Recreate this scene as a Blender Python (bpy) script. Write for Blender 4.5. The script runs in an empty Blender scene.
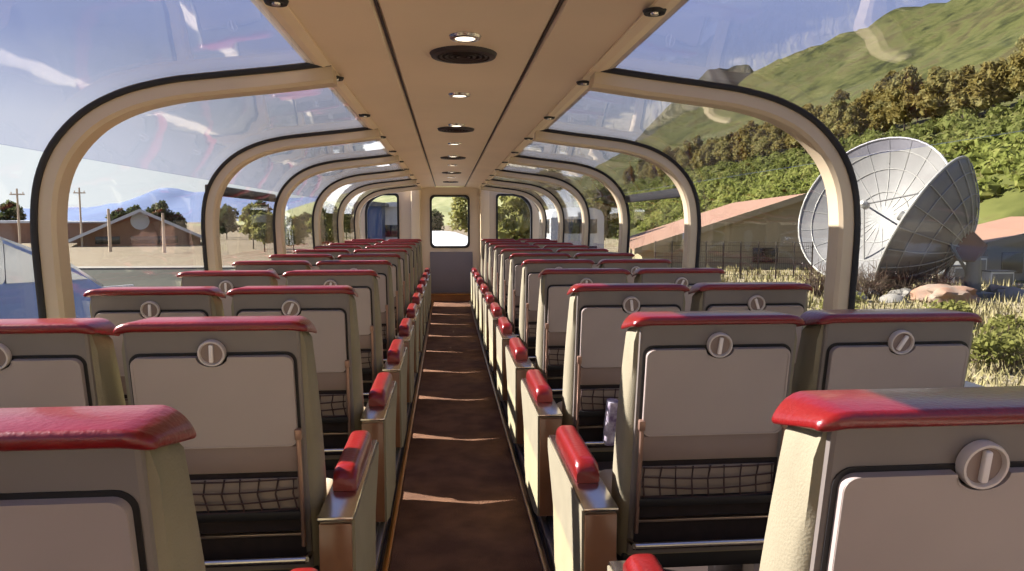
import bpy, bmesh, math, random
from mathutils import Vector, Matrix, noise
rnd = random.Random(7)
SC = bpy.context.scene
COL = SC.collection
PI = math.pi
CAMX, CAMZ = -0.06, 1.30
GZ = -2.7          # outside ground level

# ------------------------------------------------------------------ materials
DIM = 1.0          # overall reflectance factor of the materials being made
def lin(r, g, b):
    f = lambda c: DIM*((c/255/12.92) if c/255 <= .04045 else ((c/255+.055)/1.055)**2.4)
    return (f(r), f(g), f(b), 1)

def mat(name, rgb, rough=.6, metal=0, var=.12, scale=8, bump=0, bscale=60, coat=0, rgb2=None, spec=.5, trans=0):
    m = bpy.data.materials.new(name); m.use_nodes = True
    nt = m.node_tree; p = nt.nodes['Principled BSDF']
    p.inputs['Roughness'].default_value = rough
    p.inputs['Metallic'].default_value = metal
    p.inputs['Specular IOR Level'].default_value = spec
    if coat:
        p.inputs['Coat Weight'].default_value = coat; p.inputs['Coat Roughness'].default_value = .15
    c1 = lin(*rgb)
    c2 = lin(*rgb2) if rgb2 else tuple(c*(1-var) for c in c1[:3])+(1,)
    tc = nt.nodes.new('ShaderNodeTexCoord')
    nz = nt.nodes.new('ShaderNodeTexNoise'); nz.inputs['Scale'].default_value = scale; nz.inputs['Detail'].default_value = 5
    nt.links.new(tc.outputs['Object'], nz.inputs['Vector'])
    rp = nt.nodes.new('ShaderNodeValToRGB')
    rp.color_ramp.elements[0].position = .35; rp.color_ramp.elements[1].position = .65
    rp.color_ramp.elements[0].color = c2; rp.color_ramp.elements[1].color = c1
    nt.links.new(nz.outputs['Fac'], rp.inputs['Fac'])
    nt.links.new(rp.outputs['Color'], p.inputs['Base Color'])
    if bump:
        n2 = nt.nodes.new('ShaderNodeTexNoise'); n2.inputs['Scale'].default_value = bscale; n2.inputs['Detail'].default_value = 4
        nt.links.new(tc.outputs['Object'], n2.inputs['Vector'])
        b = nt.nodes.new('ShaderNodeBump'); b.inputs['Strength'].default_value = bump; b.inputs['Distance'].default_value = .02
        nt.links.new(n2.outputs['Fac'], b.inputs['Height']); nt.links.new(b.outputs['Normal'], p.inputs['Normal'])
    return m

def terrain_mat(name, stops, scale, scale2, rough=.95):
    """several soil / plant colours mixed by two noises in world space"""
    m = bpy.data.materials.new(name); m.use_nodes = True
    nt = m.node_tree; p = nt.nodes['Principled BSDF']; p.inputs['Roughness'].default_value = rough
    p.inputs['Specular IOR Level'].default_value = .1
    g = nt.nodes.new('ShaderNodeNewGeometry')
    a = nt.nodes.new('ShaderNodeTexNoise'); a.inputs['Scale'].default_value = scale; a.inputs['Detail'].default_value = 6
    b = nt.nodes.new('ShaderNodeTexNoise'); b.inputs['Scale'].default_value = scale2; b.inputs['Detail'].default_value = 6
    nt.links.new(g.outputs['Position'], a.inputs['Vector']); nt.links.new(g.outputs['Position'], b.inputs['Vector'])
    mx = nt.nodes.new('ShaderNodeMath'); mx.operation = 'ADD'
    nt.links.new(a.outputs['Fac'], mx.inputs[0]); nt.links.new(b.outputs['Fac'], mx.inputs[1])
    hf = nt.nodes.new('ShaderNodeMath'); hf.operation = 'MULTIPLY'; hf.inputs[1].default_value = .5
    nt.links.new(mx.outputs[0], hf.inputs[0])
    rp = nt.nodes.new('ShaderNodeValToRGB'); cr = rp.color_ramp
    n = len(stops)
    cr.elements[0].position = .36; cr.elements[0].color = lin(*stops[0])
    cr.elements[1].position = .64; cr.elements[1].color = lin(*stops[-1])
    for i in range(1, n-1):
        e = cr.elements.new(.36+.28*i/(n-1)); e.color = lin(*stops[i])
    nt.links.new(hf.outputs[0], rp.inputs['Fac']); nt.links.new(rp.outputs['Color'], p.inputs['Base Color'])
    return m

def leaf_mat(name, stops, scale, scale2):
    m = terrain_mat(name, stops, scale, scale2, .7)
    nt = m.node_tree; p = nt.nodes['Principled BSDF']; out = nt.nodes['Material Output']
    col = p.inputs['Base Color'].links[0].from_socket
    t = nt.nodes.new('ShaderNodeBsdfTranslucent'); nt.links.new(col, t.inputs['Color'])
    mx = nt.nodes.new('ShaderNodeMixShader'); mx.inputs[0].default_value = .5
    nt.links.new(p.outputs[0], mx.inputs[1]); nt.links.new(t.outputs[0], mx.inputs[2]); nt.links.new(mx.outputs[0], out.inputs['Surface'])
    return m

def glass_mat(name, tint, refl=1.0, ior=1.5):
    m = bpy.data.materials.new(name); m.use_nodes = True
    nt = m.node_tree; nt.nodes.clear()
    out = nt.nodes.new('ShaderNodeOutputMaterial')
    t = nt.nodes.new('ShaderNodeBsdfTransparent'); t.inputs['Color'].default_value = (*tint, 1)
    g = nt.nodes.new('ShaderNodeBsdfGlossy'); g.inputs['Roughness'].default_value = .02
    tc = nt.nodes.new('ShaderNodeTexCoord')
    nz = nt.nodes.new('ShaderNodeTexNoise'); nz.inputs['Scale'].default_value = 2.5
    nt.links.new(tc.outputs['Object'], nz.inputs['Vector'])
    bp = nt.nodes.new('ShaderNodeBump'); bp.inputs['Strength'].default_value = .08; bp.inputs['Distance'].default_value = .03
    nt.links.new(nz.outputs['Fac'], bp.inputs['Height']); nt.links.new(bp.outputs['Normal'], g.inputs['Normal'])
    f = nt.nodes.new('ShaderNodeLayerWeight'); f.inputs['Blend'].default_value = .5
    pw = nt.nodes.new('ShaderNodeMath'); pw.operation = 'POWER'; pw.inputs[1].default_value = 5
    nt.links.new(f.outputs['Facing'], pw.inputs[0])
    k = nt.nodes.new('ShaderNodeMath'); k.operation = 'MULTIPLY_ADD'; k.inputs[1].default_value = .90*refl; k.inputs[2].default_value = .035*refl; k.use_clamp = True
    nt.links.new(pw.outputs[0], k.inputs[0])
    mx = nt.nodes.new('ShaderNodeMixShader')
    nt.links.new(k.outputs[0], mx.inputs[0]); nt.links.new(t.outputs[0], mx.inputs[1]); nt.links.new(g.outputs[0], mx.inputs[2])
    nt.links.new(mx.outputs[0], out.inputs[0])
    return m

def emit_mat(name, rgb, s):
    m = bpy.data.materials.new(name); m.use_nodes = True
    p = m.node_tree.nodes['Principled BSDF']
    p.inputs['Base Color'].default_value = lin(*rgb)
    p.inputs['Emission Color'].default_value = lin(*rgb); p.inputs['Emission Strength'].default_value = s
    return m

M = {}
M['red'] = mat('red_vinyl', (122, 20, 21), .30, var=.15, scale=14, bump=.12, bscale=90, coat=.3)
M['beige'] = mat('beige_upholstery', (138, 130, 105), .85, var=.10, scale=10, bump=.15, bscale=220)
M['shell'] = mat('grey_shell', (122, 114, 106), .55, var=.08, scale=6)
M['tray'] = mat('tray_grey', (166, 153, 144), .45, var=.05, scale=5)
M['panel'] = mat('panel_grey', (138, 120, 110), .55, var=.08, scale=6)
M['black'] = mat('black_trim', (22, 20, 20), .6, var=.1)
M['pocketshade'] = mat('pocket_shade', (40, 30, 28), .9, var=.3, scale=30)  # near-black colour stands for shade in the open space below the tray
M['net'] = mat('net_cord', (66, 46, 42), .8)
M['pocket'] = mat('pocket_panel', (142, 128, 114), .8, var=.12, scale=12)
M['chrome'] = mat('polished_steel', (205, 198, 188), .22, metal=1, var=.06)
M['steel'] = mat('brushed_steel', (182, 165, 148), .3, metal=1, var=.1, scale=3)
M['arm'] = mat('arm_metal', (160, 128, 110), .45, metal=.6, var=.1)
M['frontplate'] = mat('carpet_reflection_brown', (138, 96, 66), .3, rgb2=(110, 72, 46), scale=3, coat=.4)  # metal plate, the carpet's brown reflection painted in as its colour
M['brass'] = mat('brass_strip', (190, 140, 75), .32, metal=1, var=.1)
M['latch'] = mat('latch_white', (232, 224, 216), .4, var=.04)
M['plate'] = mat('latch_plate', (206, 196, 186), .45, var=.05)
M['cushion'] = mat('seat_fabric', (178, 168, 150), .9, var=.1, bump=.1)
M['rib'] = mat('cream_rib_paint', (202, 184, 152), .45, var=.05, scale=4)
M['gasket'] = mat('black_gasket', (18, 17, 20), .55, var=.1)
M['ceil'] = mat('tan_ceiling', (232, 210, 178), .55, var=.08, scale=1.5)
M['ceiledge'] = mat('pale_ceiling_edge', (242, 222, 186), .5, var=.06, scale=2)
M['wall'] = mat('cream_wall', (222, 204, 178), .55, var=.05, scale=2)
M['greywall'] = mat('grey_panel', (128, 120, 122), .6, var=.08, scale=3)
M['carpet'] = mat('brown_carpet', (116, 84, 66), .95, rgb2=(92, 66, 54), scale=7, bump=.6, bscale=260, spec=.15)
M['floor'] = mat('dark_floor', (70, 58, 52), .6, var=.2)
M['rail'] = mat('grey_track', (150, 146, 146), .35, metal=.8, var=.1)
M['wood'] = mat('brown_wood', (150, 96, 54), .45, rgb2=(120, 72, 38), scale=5)
M['lamp'] = emit_mat('lamp_glow', (255, 244, 220), 2.2)
M['dark'] = mat('dark_vent', (48, 36, 32), .5)
M['clear'] = glass_mat('clear_glass', (.975, .985, .98), .8)
M['tint'] = glass_mat('tinted_glass', (.86, .865, .925), 1.0)
DIM = .28           # outdoor things are lit far more strongly than the cabin
M['dish'] = mat('dish_mesh', (196, 194, 196), .6, rgb2=(170, 168, 170), scale=.6)
M['dishrib'] = mat('dish_rib', (238, 236, 232), .5)
M['rust'] = mat('rust', (150, 92, 66), .8)
M['pinkroof'] = mat('pink_roof', (232, 176, 146), .7, var=.08, scale=.4)
M['beigewall'] = mat('beige_siding', (250, 232, 186), .8, var=.08, scale=.8)
M['greymetal'] = mat('grey_metal', (150, 154, 160), .55, var=.1)
M['white'] = mat('white_paint', (236, 238, 242), .45, var=.05)
M['pale'] = mat('pale_concrete', (214, 206, 192), .9, var=.08, scale=.3)
M['brownwall'] = mat('brown_siding', (186, 140, 112), .8, var=.12, scale=1)
M['winddark'] = mat('dark_window', (40, 46, 54), .15, var=.1)
M['coachblue'] = mat('coach_blue', (96, 164, 240), .25, var=.08, coat=.5)
M['coachglass'] = mat('coach_glass_sky_tone', (236, 244, 250), .10, var=.08, spec=1.0)  # pale base colour paints the sky reflected in the glass
M['shedblue'] = mat('blue_cladding', (66, 112, 190), .5, var=.08)
M['timber'] = mat('pole_wood', (196, 172, 144), .85, var=.15)
M['fence'] = mat('fence_wire', (120, 108, 96), .7)
M['gravel'] = terrain_mat('gravel', [(150, 132, 110), (196, 176, 148), (214, 196, 168), (176, 160, 132)], .05, 2.0)
M['asphalt'] = terrain_mat('asphalt', [(84, 88, 80), (104, 106, 98), (120, 120, 108)], .08, 3.0)
M['drygrass'] = terrain_mat('dry_grass_soil', [(176, 166, 120), (228, 210, 168), (250, 234, 200), (206, 192, 148)], .12, 1.2)
M['hill'] = terrain_mat('hill_green', [(84, 90, 50), (118, 124, 66), (146, 150, 84), (132, 124, 78), (104, 110, 60)], .022, .18)
M['leafg'] = leaf_mat('shrub_leaves', [(122, 134, 66), (180, 192, 96), (216, 226, 122), (246, 242, 146)], .11, .9)
M['leafy'] = leaf_mat('golden_leaves', [(176, 160, 80), (240, 216, 118), (255, 246, 158), (204, 202, 110)], .09, .8)
M['leafd'] = leaf_mat('dark_leaves', [(96, 110, 72), (124, 138, 88), (150, 160, 104)], .09, .8)
M['leafl'] = leaf_mat('light_leaves', [(180, 184, 96), (222, 222, 130), (248, 240, 160)], .09, .8)
M['blade'] = terrain_mat('grass_blades', [(176, 176, 112), (232, 218, 160), (250, 236, 188)], .3, 2.0)
M['twig'] = mat('dry_twigs', (142, 114, 92), .9, var=.25)
M['trunk'] = mat('bark', (96, 78, 58), .9, var=.2)
M['rock'] = mat('pale_rock', (220, 214, 206), .9, var=.18, scale=2, bump=.4, bscale=6)
M['tarp'] = mat('orange_debris', (232, 172, 138), .85, rgb2=(214, 190, 172), scale=1.2, bump=.3, bscale=5)
M['farhill'] = mat('haze_tinted_mountain', (200, 208, 232), 1, var=.08, scale=.004, spec=0)
M['crag'] = mat('grey_crag', (150, 148, 142), 1, rgb2=(112, 118, 92), scale=.01, spec=0)

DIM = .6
M['white'] = mat('white_paint', (236, 238, 242), .45, var=.05)
M['brownwall'] = mat('brown_siding', (170, 122, 94), .8, var=.12, scale=1)
M['timber'] = mat('pole_wood', (246, 220, 190), .85, var=.15)
M['coachblue'] = mat('coach_blue', (52, 108, 200), .45, var=.08)
M['farhill'] = mat('haze_tinted_mountain', (142, 158, 196), 1, var=.08, scale=.004, spec=0)  # distance haze is painted into the base colour
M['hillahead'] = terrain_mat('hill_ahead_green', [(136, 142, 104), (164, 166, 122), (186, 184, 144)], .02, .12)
DIM = 1.0
# ------------------------------------------------------------------ mesh helpers
def obj(name, bm, m, parent=None, smooth=True, angle=40, kind=None):
    me = bpy.data.meshes.new(name)
    bmesh.ops.recalc_face_normals(bm, faces=bm.faces)
    bm.to_mesh(me); bm.free()
    me.materials.append(M[m] if isinstance(m, str) else m)
    o = bpy.data.objects.new(name, me); COL.objects.link(o)
    if smooth:
        for p in me.polygons: p.use_smooth = True
        me.set_sharp_from_angle(angle=math.radians(angle))
    if parent is not None: o.parent = parent
    if kind: o['kind'] = kind
    return o

def thing(name, label, cat, loc=(0, 0, 0), rotz=0, group=None):
    o = bpy.data.objects.new(name, None); COL.objects.link(o)
    o.empty_display_size = .1
    o.location = loc; o.rotation_euler = (0, 0, rotz)
    o['label'] = label; o['category'] = cat
    if group: o['group'] = group
    return o

def tag(o, label, cat, group=None, kind=None):
    o['label'] = label; o['category'] = cat
    if group: o['group'] = group
    if kind: o['kind'] = kind
    return o

def structure(o, label=None, cat=None):
    o['kind'] = 'structure'
    if label: o['label'] = label
    if cat: o['category'] = cat
    return o

def dup(root, loc, rotz=0, label=None, group=None):
    r = root.copy(); COL.objects.link(r); r.location = loc; r.rotation_euler = (0, 0, rotz)
    if label: r['label'] = label
    if group: r['group'] = group
    for ch in list(root.children):
        c = ch.copy(); COL.objects.link(c); c.parent = r
        for g in ch.children:
            d = g.copy(); COL.objects.link(d); d.parent = c
    return r

def box(bm, x0, x1, y0, y1, z0, z1, bev=0, seg=2, mx=None):
    vs = [bm.verts.new((x, y, z)) for x in (x0, x1) for y in (y0, y1) for z in (z0, z1)]
    idx = [(0, 1, 3, 2), (4, 6, 7, 5), (0, 4, 5, 1), (2, 3, 7, 6), (0, 2, 6, 4), (1, 5, 7, 3)]
    fs = [bm.faces.new([vs[i] for i in f]) for f in idx]
    out = vs
    if bev:
        es = list({e for f in fs for e in f.edges})
        r = bmesh.ops.bevel(bm, geom=es, offset=bev, segments=seg, profile=.5, affect='EDGES')
        out = list({v for f in r['faces'] for v in f.verts} | {v for v in vs if v.is_valid})
    if mx is not None:
        bmesh.ops.transform(bm, matrix=mx, verts=[v for v in out if v.is_valid])
    return out

def bxm(*a, **k):
    bm = bmesh.new(); box(bm, *a, **k); return bm

def loft(bm, rings, cap=True, closed=True, wrap=False):
    R = [[bm.verts.new(p) for p in r] for r in rings]
    n = len(R[0])
    pairs = list(zip(R, R[1:])) + ([(R[-1], R[0])] if wrap else [])
    for a, b in pairs:
        for i in range(n if closed else n-1):
            j = (i+1) % n
            bm.faces.new((a[i], a[j], b[j], b[i]))
    if cap and closed and not wrap:
        bm.faces.new(R[0][::-1]); bm.faces.new(R[-1])
    return R

def prism(bm, pts, f0, f1):
    """outline pts (2-D) swept from f0(p) to f1(p)"""
    return loft(bm, [[f0(p) for p in pts], [f1(p) for p in pts]])

def tube(bm, path, r, n=8, cap=True, r_end=None):
    path = [Vector(p) for p in path]
    rings = []
    up = Vector((0, 0, 1))
    for i, p in enumerate(path):
        d = (path[min(i+1, len(path)-1)]-path[max(i-1, 0)])
        if d.length < 1e-9: d = Vector((0, 0, 1))
        d.normalize()
        u = d.cross(up)
        if u.length < 1e-3: u = d.cross(Vector((1, 0, 0)))
        u.normalize(); v = d.cross(u)
        rr = r if r_end is None else r+(r_end-r)*i/(len(path)-1)
        rings.append([p+u*rr*math.cos(2*PI*k/n)+v*rr*math.sin(2*PI*k/n) for k in range(n)])
    loft(bm, rings, cap)

def lathe(bm, prof, n=24, mx=None, closed=False):
    """profile (r, z) turned about z"""
    rings = [[Vector((r*math.cos(2*PI*k/n), r*math.sin(2*PI*k/n), z)) for k in range(n)] for r, z in prof]
    if mx is not None: rings = [[mx @ p for p in r] for r in rings]
    loft(bm, rings, wrap=closed)

def rrect(x0, x1, z0, z1, r, n=5, rs=None):
    """rounded rectangle outline; rs = radii (bl, br, tr, tl)"""
    rs = rs or (r, r, r, r)
    out = []
    for (cx, cz, a0, q) in ((x0, z0, PI, rs[0]), (x1, z0, 1.5*PI, rs[1]), (x1, z1, 0, rs[2]), (x0, z1, .5*PI, rs[3])):
        sx = 1 if cx == x0 else -1; sz = 1 if cz == z0 else -1
        for k in range(n+1):
            a = a0+.5*PI*k/n
            out.append((cx+sx*q+q*math.cos(a), cz+sz*q+q*math.sin(a)))
    return out

def ring_frame(bm, outer, inner, f0, f1):
    """a frame between two outlines of equal count"""
    R = [[bm.verts.new(f0(p)) for p in outer], [bm.verts.new(f1(p)) for p in outer],
         [bm.verts.new(f1(p)) for p in inner], [bm.verts.new(f0(p)) for p in inner]]
    n = len(outer)
    for a, b in ((0, 1), (1, 2), (2, 3), (3, 0)):
        for i in range(n):
            j = (i+1) % n
            bm.faces.new((R[a][i], R[a][j], R[b][j], R[b][i]))

def smooth_path(pts, sub=5):
    out = []
    P = [Vector(p) for p in pts]
    for i in range(len(P)-1):
        p0 = P[max(i-1, 0)]; p1 = P[i]; p2 = P[i+1]; p3 = P[min(i+2, len(P)-1)]
        for k in range(sub):
            t = k/sub
            out.append(.5*((2*p1)+(p2-p0)*t+(2*p0-5*p1+4*p2-p3)*t*t+(3*p1-p0-3*p2+p3)*t**3))
    out.append(P[-1])
    return out

# ------------------------------------------------------------------ the car shell
Y0, Y1 = -2.3, 12.0
ARCH = [-.77+1.70*k for k in range(8)]         # -.77 .93 2.63 4.33 6.03 7.73 9.43 11.13
PROF = smooth_path([(1.450, .80, 0), (1.458, 1.0, 0), (1.465, 1.15, 0), (1.467, 1.30, 0), (1.447, 1.44, 0), (1.392, 1.56, 0),
                    (1.293, 1.665, 0), (1.165, 1.735, 0), (1.02, 1.775, 0), (.88, 1.795, 0), (.66, 1.82, 0), (.47, 1.845, 0)], 4)
PROF = [(p.x, p.y) for p in PROF]
def pnorm(i):
    a = PROF[max(i-1, 0)]; b = PROF[min(i+1, len(PROF)-1)]
    dx, dz = b[0]-a[0], b[1]-a[1]; l = math.hypot(dx, dz)
    return (-dz/l, dx/l)                        # points to the inside for the right-hand side
def offs(i, d):
    n = pnorm(i); return (PROF[i][0]+n[0]*d, PROF[i][1]+n[1]*d)

def rib_sweep(bm, side, sect):
    rings = []
    for i in range(len(PROF)):
        r = []
        for (d, y) in sect:
            x, z = offs(i, d); r.append((side*x+(.018 if side < 0 else 0), y, z))
        rings.append(r)
    loft(bm, rings)

floor = structure(obj('floor', bxm(-1.56, 1.56, Y0, Y1, -.12, 0), 'floor', smooth=False))
# lower walls with a sill cap
for s, nm in ((-1, 'wall_left'), (1, 'wall_right')):
    bm = bmesh.new()
    prism(bm, [(1.472, 0), (1.56, -.12), (1.56, .80), (1.462, .80), (1.462, .76), (1.472, .75)],
          lambda p: (s*p[0], Y0, p[1]), lambda p: (s*p[0], Y1, p[1]))
    structure(obj(nm, bm, 'wall', smooth=False))
# ceiling
bm = bmesh.new()
cp = [(-.53, 1.845), (-.475, 1.832), (-.455, 1.836), (-.25, 1.853), (-.2415, 1.866), (-.2335, 1.866), (-.226, 1.858), (0, 1.862),
      (.226, 1.858), (.2335, 1.866), (.2415, 1.866), (.25, 1.853), (.455, 1.836), (.475, 1.832), (.53, 1.845), (.53, 1.90), (.3, 1.94), (-.3, 1.94), (-.53, 1.90)]
prism(bm, cp, lambda p: (p[0], Y0, p[1]), lambda p: (p[0], Y1, p[1]))
ceiling = structure(obj('ceiling', bm, 'ceil', smooth=False))
bm = bmesh.new()
for s in (-1, 1):
    box(bm, s*.2375-.0035, s*.2375+.0035, Y0, Y1-.01, 1.858, 1.8655)
obj('panel_seam', bm, 'dark', ceiling, smooth=False)
bm = bmesh.new()
for s in (-1, 1):
    prism(bm, [(s*.45, 1.8355), (s*.53, 1.8445), (s*.535, 1.838), (s*.478, 1.824), (s*.45, 1.829)],
          lambda p: (p[0], Y0, p[1]), lambda p: (p[0], Y1-.005, p[1]))
obj('edge_moulding', bm, 'ceiledge', ceiling, smooth=False)

# ribs (arched frames) with black gaskets
t_n = 0
for k, ya in enumerate(ARCH):
    for s in (-1, 1):
        t_n += 1
        bm = bmesh.new()
        rib_sweep(bm, s, [(-.004, ya-.048), (.058, ya-.048), (.070, ya-.036), (.070, ya+.036), (.058, ya+.048), (-.004, ya+.048)])
        r = structure(obj('trim_%d' % t_n, bm, 'rib', angle=30))
        bm = bmesh.new()
        rib_sweep(bm, s, [(-.003, ya-.060), (.010, ya-.060), (.017, ya-.055), (.017, ya-.0485), (-.003, ya-.0485)])
        rib_sweep(bm, s, [(-.003, ya+.060), (.010, ya+.060), (.017, ya+.055), (.017, ya+.0485), (-.003, ya+.0485)])
        obj('gasket', bm, 'gasket', r, angle=50)

# glass, one window per bay and side: lower clear pane, upper tinted pane
SPLIT = min(range(len(PROF)), key=lambda i: abs(PROF[i][1]-1.545))
edges = [Y0+.02]+ARCH+[Y1-.02]
w_n = 0
def pane(side, y0, y1, i0, i1):
    bm = bmesh.new()
    rings = []
    for y in (y0, y1):
        sx_ = .018 if side < 0 else 0
        rings.append([(side*offs(i, .008)[0]+sx_, y, offs(i, .008)[1]) for i in range(i0, i1+1)] +
                     [(side*offs(i, .001)[0]+sx_, y, offs(i, .001)[1]) for i in range(i1, i0-1, -1)])
    loft(bm, rings)
    return bm
for k in range(len(edges)-1):
    for s in (-1, 1):
        w_n += 1
        w = structure(obj('window_%d' % w_n, pane(s, edges[k]+.05, edges[k+1]-.05, 0, SPLIT), 'clear'))
        obj('upper_pane', pane(s, edges[k]+.05, edges[k+1]-.05, SPLIT, len(PROF)-1), 'tint', w)
        if k == 4:        # bay with the dark header of an opening window
            bm = bmesh.new()
            box(bm, s*1.44-.02, s*1.44+.02, ARCH[k-1]+.05, ARCH[k]-.05, 1.452, 1.512, .006)
            obj('header_bar', bm, 'gasket', w)

# end wall with three windows
def arch_outline(x0, x1, z0, z1, r, big, outer):
    rs = (r, r, r, big) if outer < 0 else (r, r, big, r)
    return rrect(x0, x1, z0, z1, r, 6, rs)
openings = [(arch_outline(-1.375, -.845, .92, 1.735, .05, .30, -1)), (rrect(-.325, .305, .865, 1.715, .07, 6)), (arch_outline(.76, 1.345, .92, 1.735, .05, .30, 1))]
bm = bmesh.new()
outer = [(-1.5, 0), (1.5, 0), (1.5, 1.2)] + [(p[0]+.01, p[1]+.01) for p in PROF if p[1] > 1.25] + [(-p[0]-.01, p[1]+.01) for p in reversed(PROF) if p[1] > 1.25] + [(-1.5, 1.2)]
ed = []
for loop in [outer]+openings:
    vs = [bm.verts.new((x, Y1, z)) for x, z in loop]
    ed += [bm.edges.new((vs[i], vs[(i+1) % len(vs)])) for i in range(len(vs))]
bmesh.ops.triangle_fill(bm, use_beauty=True, use_dissolve=False, edges=ed)
fs = list(bm.faces)
r = bmesh.ops.extrude_face_region(bm, geom=fs)
bmesh.ops.translate(bm, verts=[v for v in r['geom'] if isinstance(v, bmesh.types.BMVert)], vec=(0, .06, 0))
wb = structure(obj('wall_back', bm, 'wall', smooth=False))
for op in openings:
    bm = bmesh.new()
    cx = sum(p[0] for p in op)/len(op); cz = sum(p[1] for p in op)/len(op)
    inn = [(p[0]+(cx-p[0])*.0+(.022 if p[0] < cx else -.022), p[1]+(.022 if p[1] < cz else -.022)) for p in op]
    out = [(p[0]-(.010 if p[0] < cx else -.010), p[1]-(.010 if p[1] < cz else -.010)) for p in op]
    ring_frame(bm, out, inn, lambda p: (p[0], Y1-.02, p[1]), lambda p: (p[0], Y1+.05, p[1]))
    w_n += 1
    w = structure(obj('window_%d' % w_n, bm, 'gasket'))
    bm = bmesh.new()
    prism(bm, inn, lambda p: (p[0], Y1+.02, p[1]), lambda p: (p[0], Y1+.028, p[1]))
    obj('pane', bm, 'clear', w)
# grey lower panel, cream pilasters, end step
pn = obj('wall_panel', bxm(-.34, .36, Y1-.03, Y1, .10, .79, .008), 'greywall'); pn.parent = wb
for s in (-1, 1):
    bm = bmesh.new()
    box(bm, s*.56-.075, s*.56+.075, Y1-.12, Y1, .0, 1.82, .02)
    p = obj('pilaster', bm, 'ceiledge'); p.parent = wb
bm = bmesh.new()
box(bm, -.42, .44, Y1-.36, Y1-.032, .0, .115)
st = structure(obj('trim_%d' % (t_n+1), bm, 'wood', smooth=False), 'brown wooden step across the far end of the aisle', 'step')
obj('step_nosing', bxm(-.42, .44, Y1-.385, Y1-.33, .115, .13, .004), 'brass', st)
# wall behind the viewpoint
structure(obj('wall_front', bxm(-1.5, 1.5, Y0-.08, Y0, -.12, 1.80), 'wall', smooth=False))

# aisle floor
car = tag(obj('aisle_carpet', bxm(-.285, .285, Y0+.05, Y1-.39, 0, .012, .003), 'carpet'), 'long brown carpet running down the middle aisle', 'carpet')
for s in (-1, 1):
    t_n += 1
    structure(obj('trim_%d' % (t_n+1), bxm(s*.297-.012, s*.297+.012, Y0+.05, Y1-.37, 0, .022, .004), 'brass' if s < 0 else 'steel'))
    t_n += 1
    bm = bmesh.new()
    box(bm, s*.36-.035, s*.36+.035, Y0+.05, Y1-.37, 0, .05, .006)
    box(bm, s*.36-.012, s*.36+.012, Y0+.05, Y1-.37, .05, .062)
    structure(obj('trim_%d' % (t_n+1), bm, 'rail', angle=30))

# ceiling lights and vents
cl = thing('ceiling_light', '', 'ceiling light', (0, 2.27, 1.861), 0, 'round downlights along the ceiling')
bm = bmesh.new(); lathe(bm, [(.030, -.001), (.034, -.010), (.046, -.008), (.050, 0), (.03, .0)], 28); obj('bezel', bm, 'chrome', cl)
bm = bmesh.new(); lathe(bm, [(.002, -.010), (.030, -.008), (.030, -.001), (.002, -.001)], 24); obj('lens', bm, 'lamp', cl)
ORD = ['nearest', 'second', 'third', 'fourth', 'fifth', 'sixth', 'seventh', 'eighth', 'ninth', 'tenth', 'eleventh', 'twelfth']
def nth(i, last):
    if i == 0: return 'nearest'
    return 'farthest' if i == last else ORD[i]+'-nearest'
ys = [2.27+1.02*i for i in range(9)]
for i, y in enumerate(ys):
    l = '%s of the small round lit downlights in the ceiling centre' % nth(i, len(ys)-1)
    if i == 0: cl['label'] = l
    else: dup(cl, (0, y, 1.861), 0, l)
cv = thing('ceiling_vent', '', 'vent', (0, 2.50, 1.861), 0, 'round dark air vents along the ceiling')
bm = bmesh.new(); lathe(bm, [(.085, 0), (.088, -.014), (.108, -.012), (.114, 0)], 36, None, True); obj('rim', bm, 'dark', cv)
bm = bmesh.new()
for r_ in (.02, .04, .06, .078):
    lathe(bm, [(r_-.005, -.002), (r_-.005, -.011), (r_+.003, -.013), (r_+.003, -.002)], 28, None, True)
obj('louver', bm, 'dark', cv)
bm = bmesh.new(); lathe(bm, [(.001, -.003), (.088, -.003), (.088, 0), (.001, 0)], 28); obj('backing', bm, 'black', cv)
ys = [2.50+2.0*i for i in range(5)]
for i, y in enumerate(ys):
    l = '%s of the round dark brown air vents in the ceiling' % nth(i, len(ys)-1)
    if i == 0: cv['label'] = l
    else: dup(cv, (0, y, 1.861), 0, l)
# reading lights at the ceiling edges
rl = thing('reading_light', '', 'reading light', (-.463, 1.83, 1.826), 0, 'small reading lights along the ceiling edges')
bm = bmesh.new(); lathe(bm, [(.012, 0), (.016, -.008), (.026, -.009), (.030, 0)], 20); obj('bezel', bm, 'black', rl)
bm = bmesh.new(); lathe(bm, [(.001, -.012), (.010, -.012), (.013, -.003), (.001, -.002)], 16); obj('lens', bm, 'chrome', rl)
n = 10
for s in (-1, 1):
    for i in range(n):
        l = '%s small dark reading light on the ceiling edge %s of the aisle' % (nth(i, n-1), 'left' if s < 0 else 'right')
        if s < 0 and i == 0: rl['label'] = l
        else: dup(rl, (s*.463, 1.83+.94*i, 1.826), 0, l)

# ------------------------------------------------------------------ seats
TILT = math.radians(9)
ZT = 1.055                              # top of the red roll
PZ = .30                               # foot of the back
SH = (ZT-PZ)/math.cos(TILT)            # length of the back
def bk(x, s, w):
    """point on the back: x across, s up the back from its foot, w forward of the rear face"""
    return Vector((x, (SH-s)*math.sin(TILT)+w*math.cos(TILT), PZ+s*math.cos(TILT)+w*math.sin(TILT)))
def sz(z): return (z-PZ)/math.cos(TILT)
BM = Matrix(((1, 0, 0, 0), (0, math.cos(TILT), -math.sin(TILT), SH*math.sin(TILT)), (0, math.sin(TILT), math.cos(TILT), PZ), (0, 0, 0, 1)))
# BM maps (x, w, s) to seat space

def part(name, bm, m, root, **k): return obj(name, bm, m, root, **k)
def back_box(*a, **k):
    bm = bmesh.new(); box(bm, *a, mx=BM, **k); return bm

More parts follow.
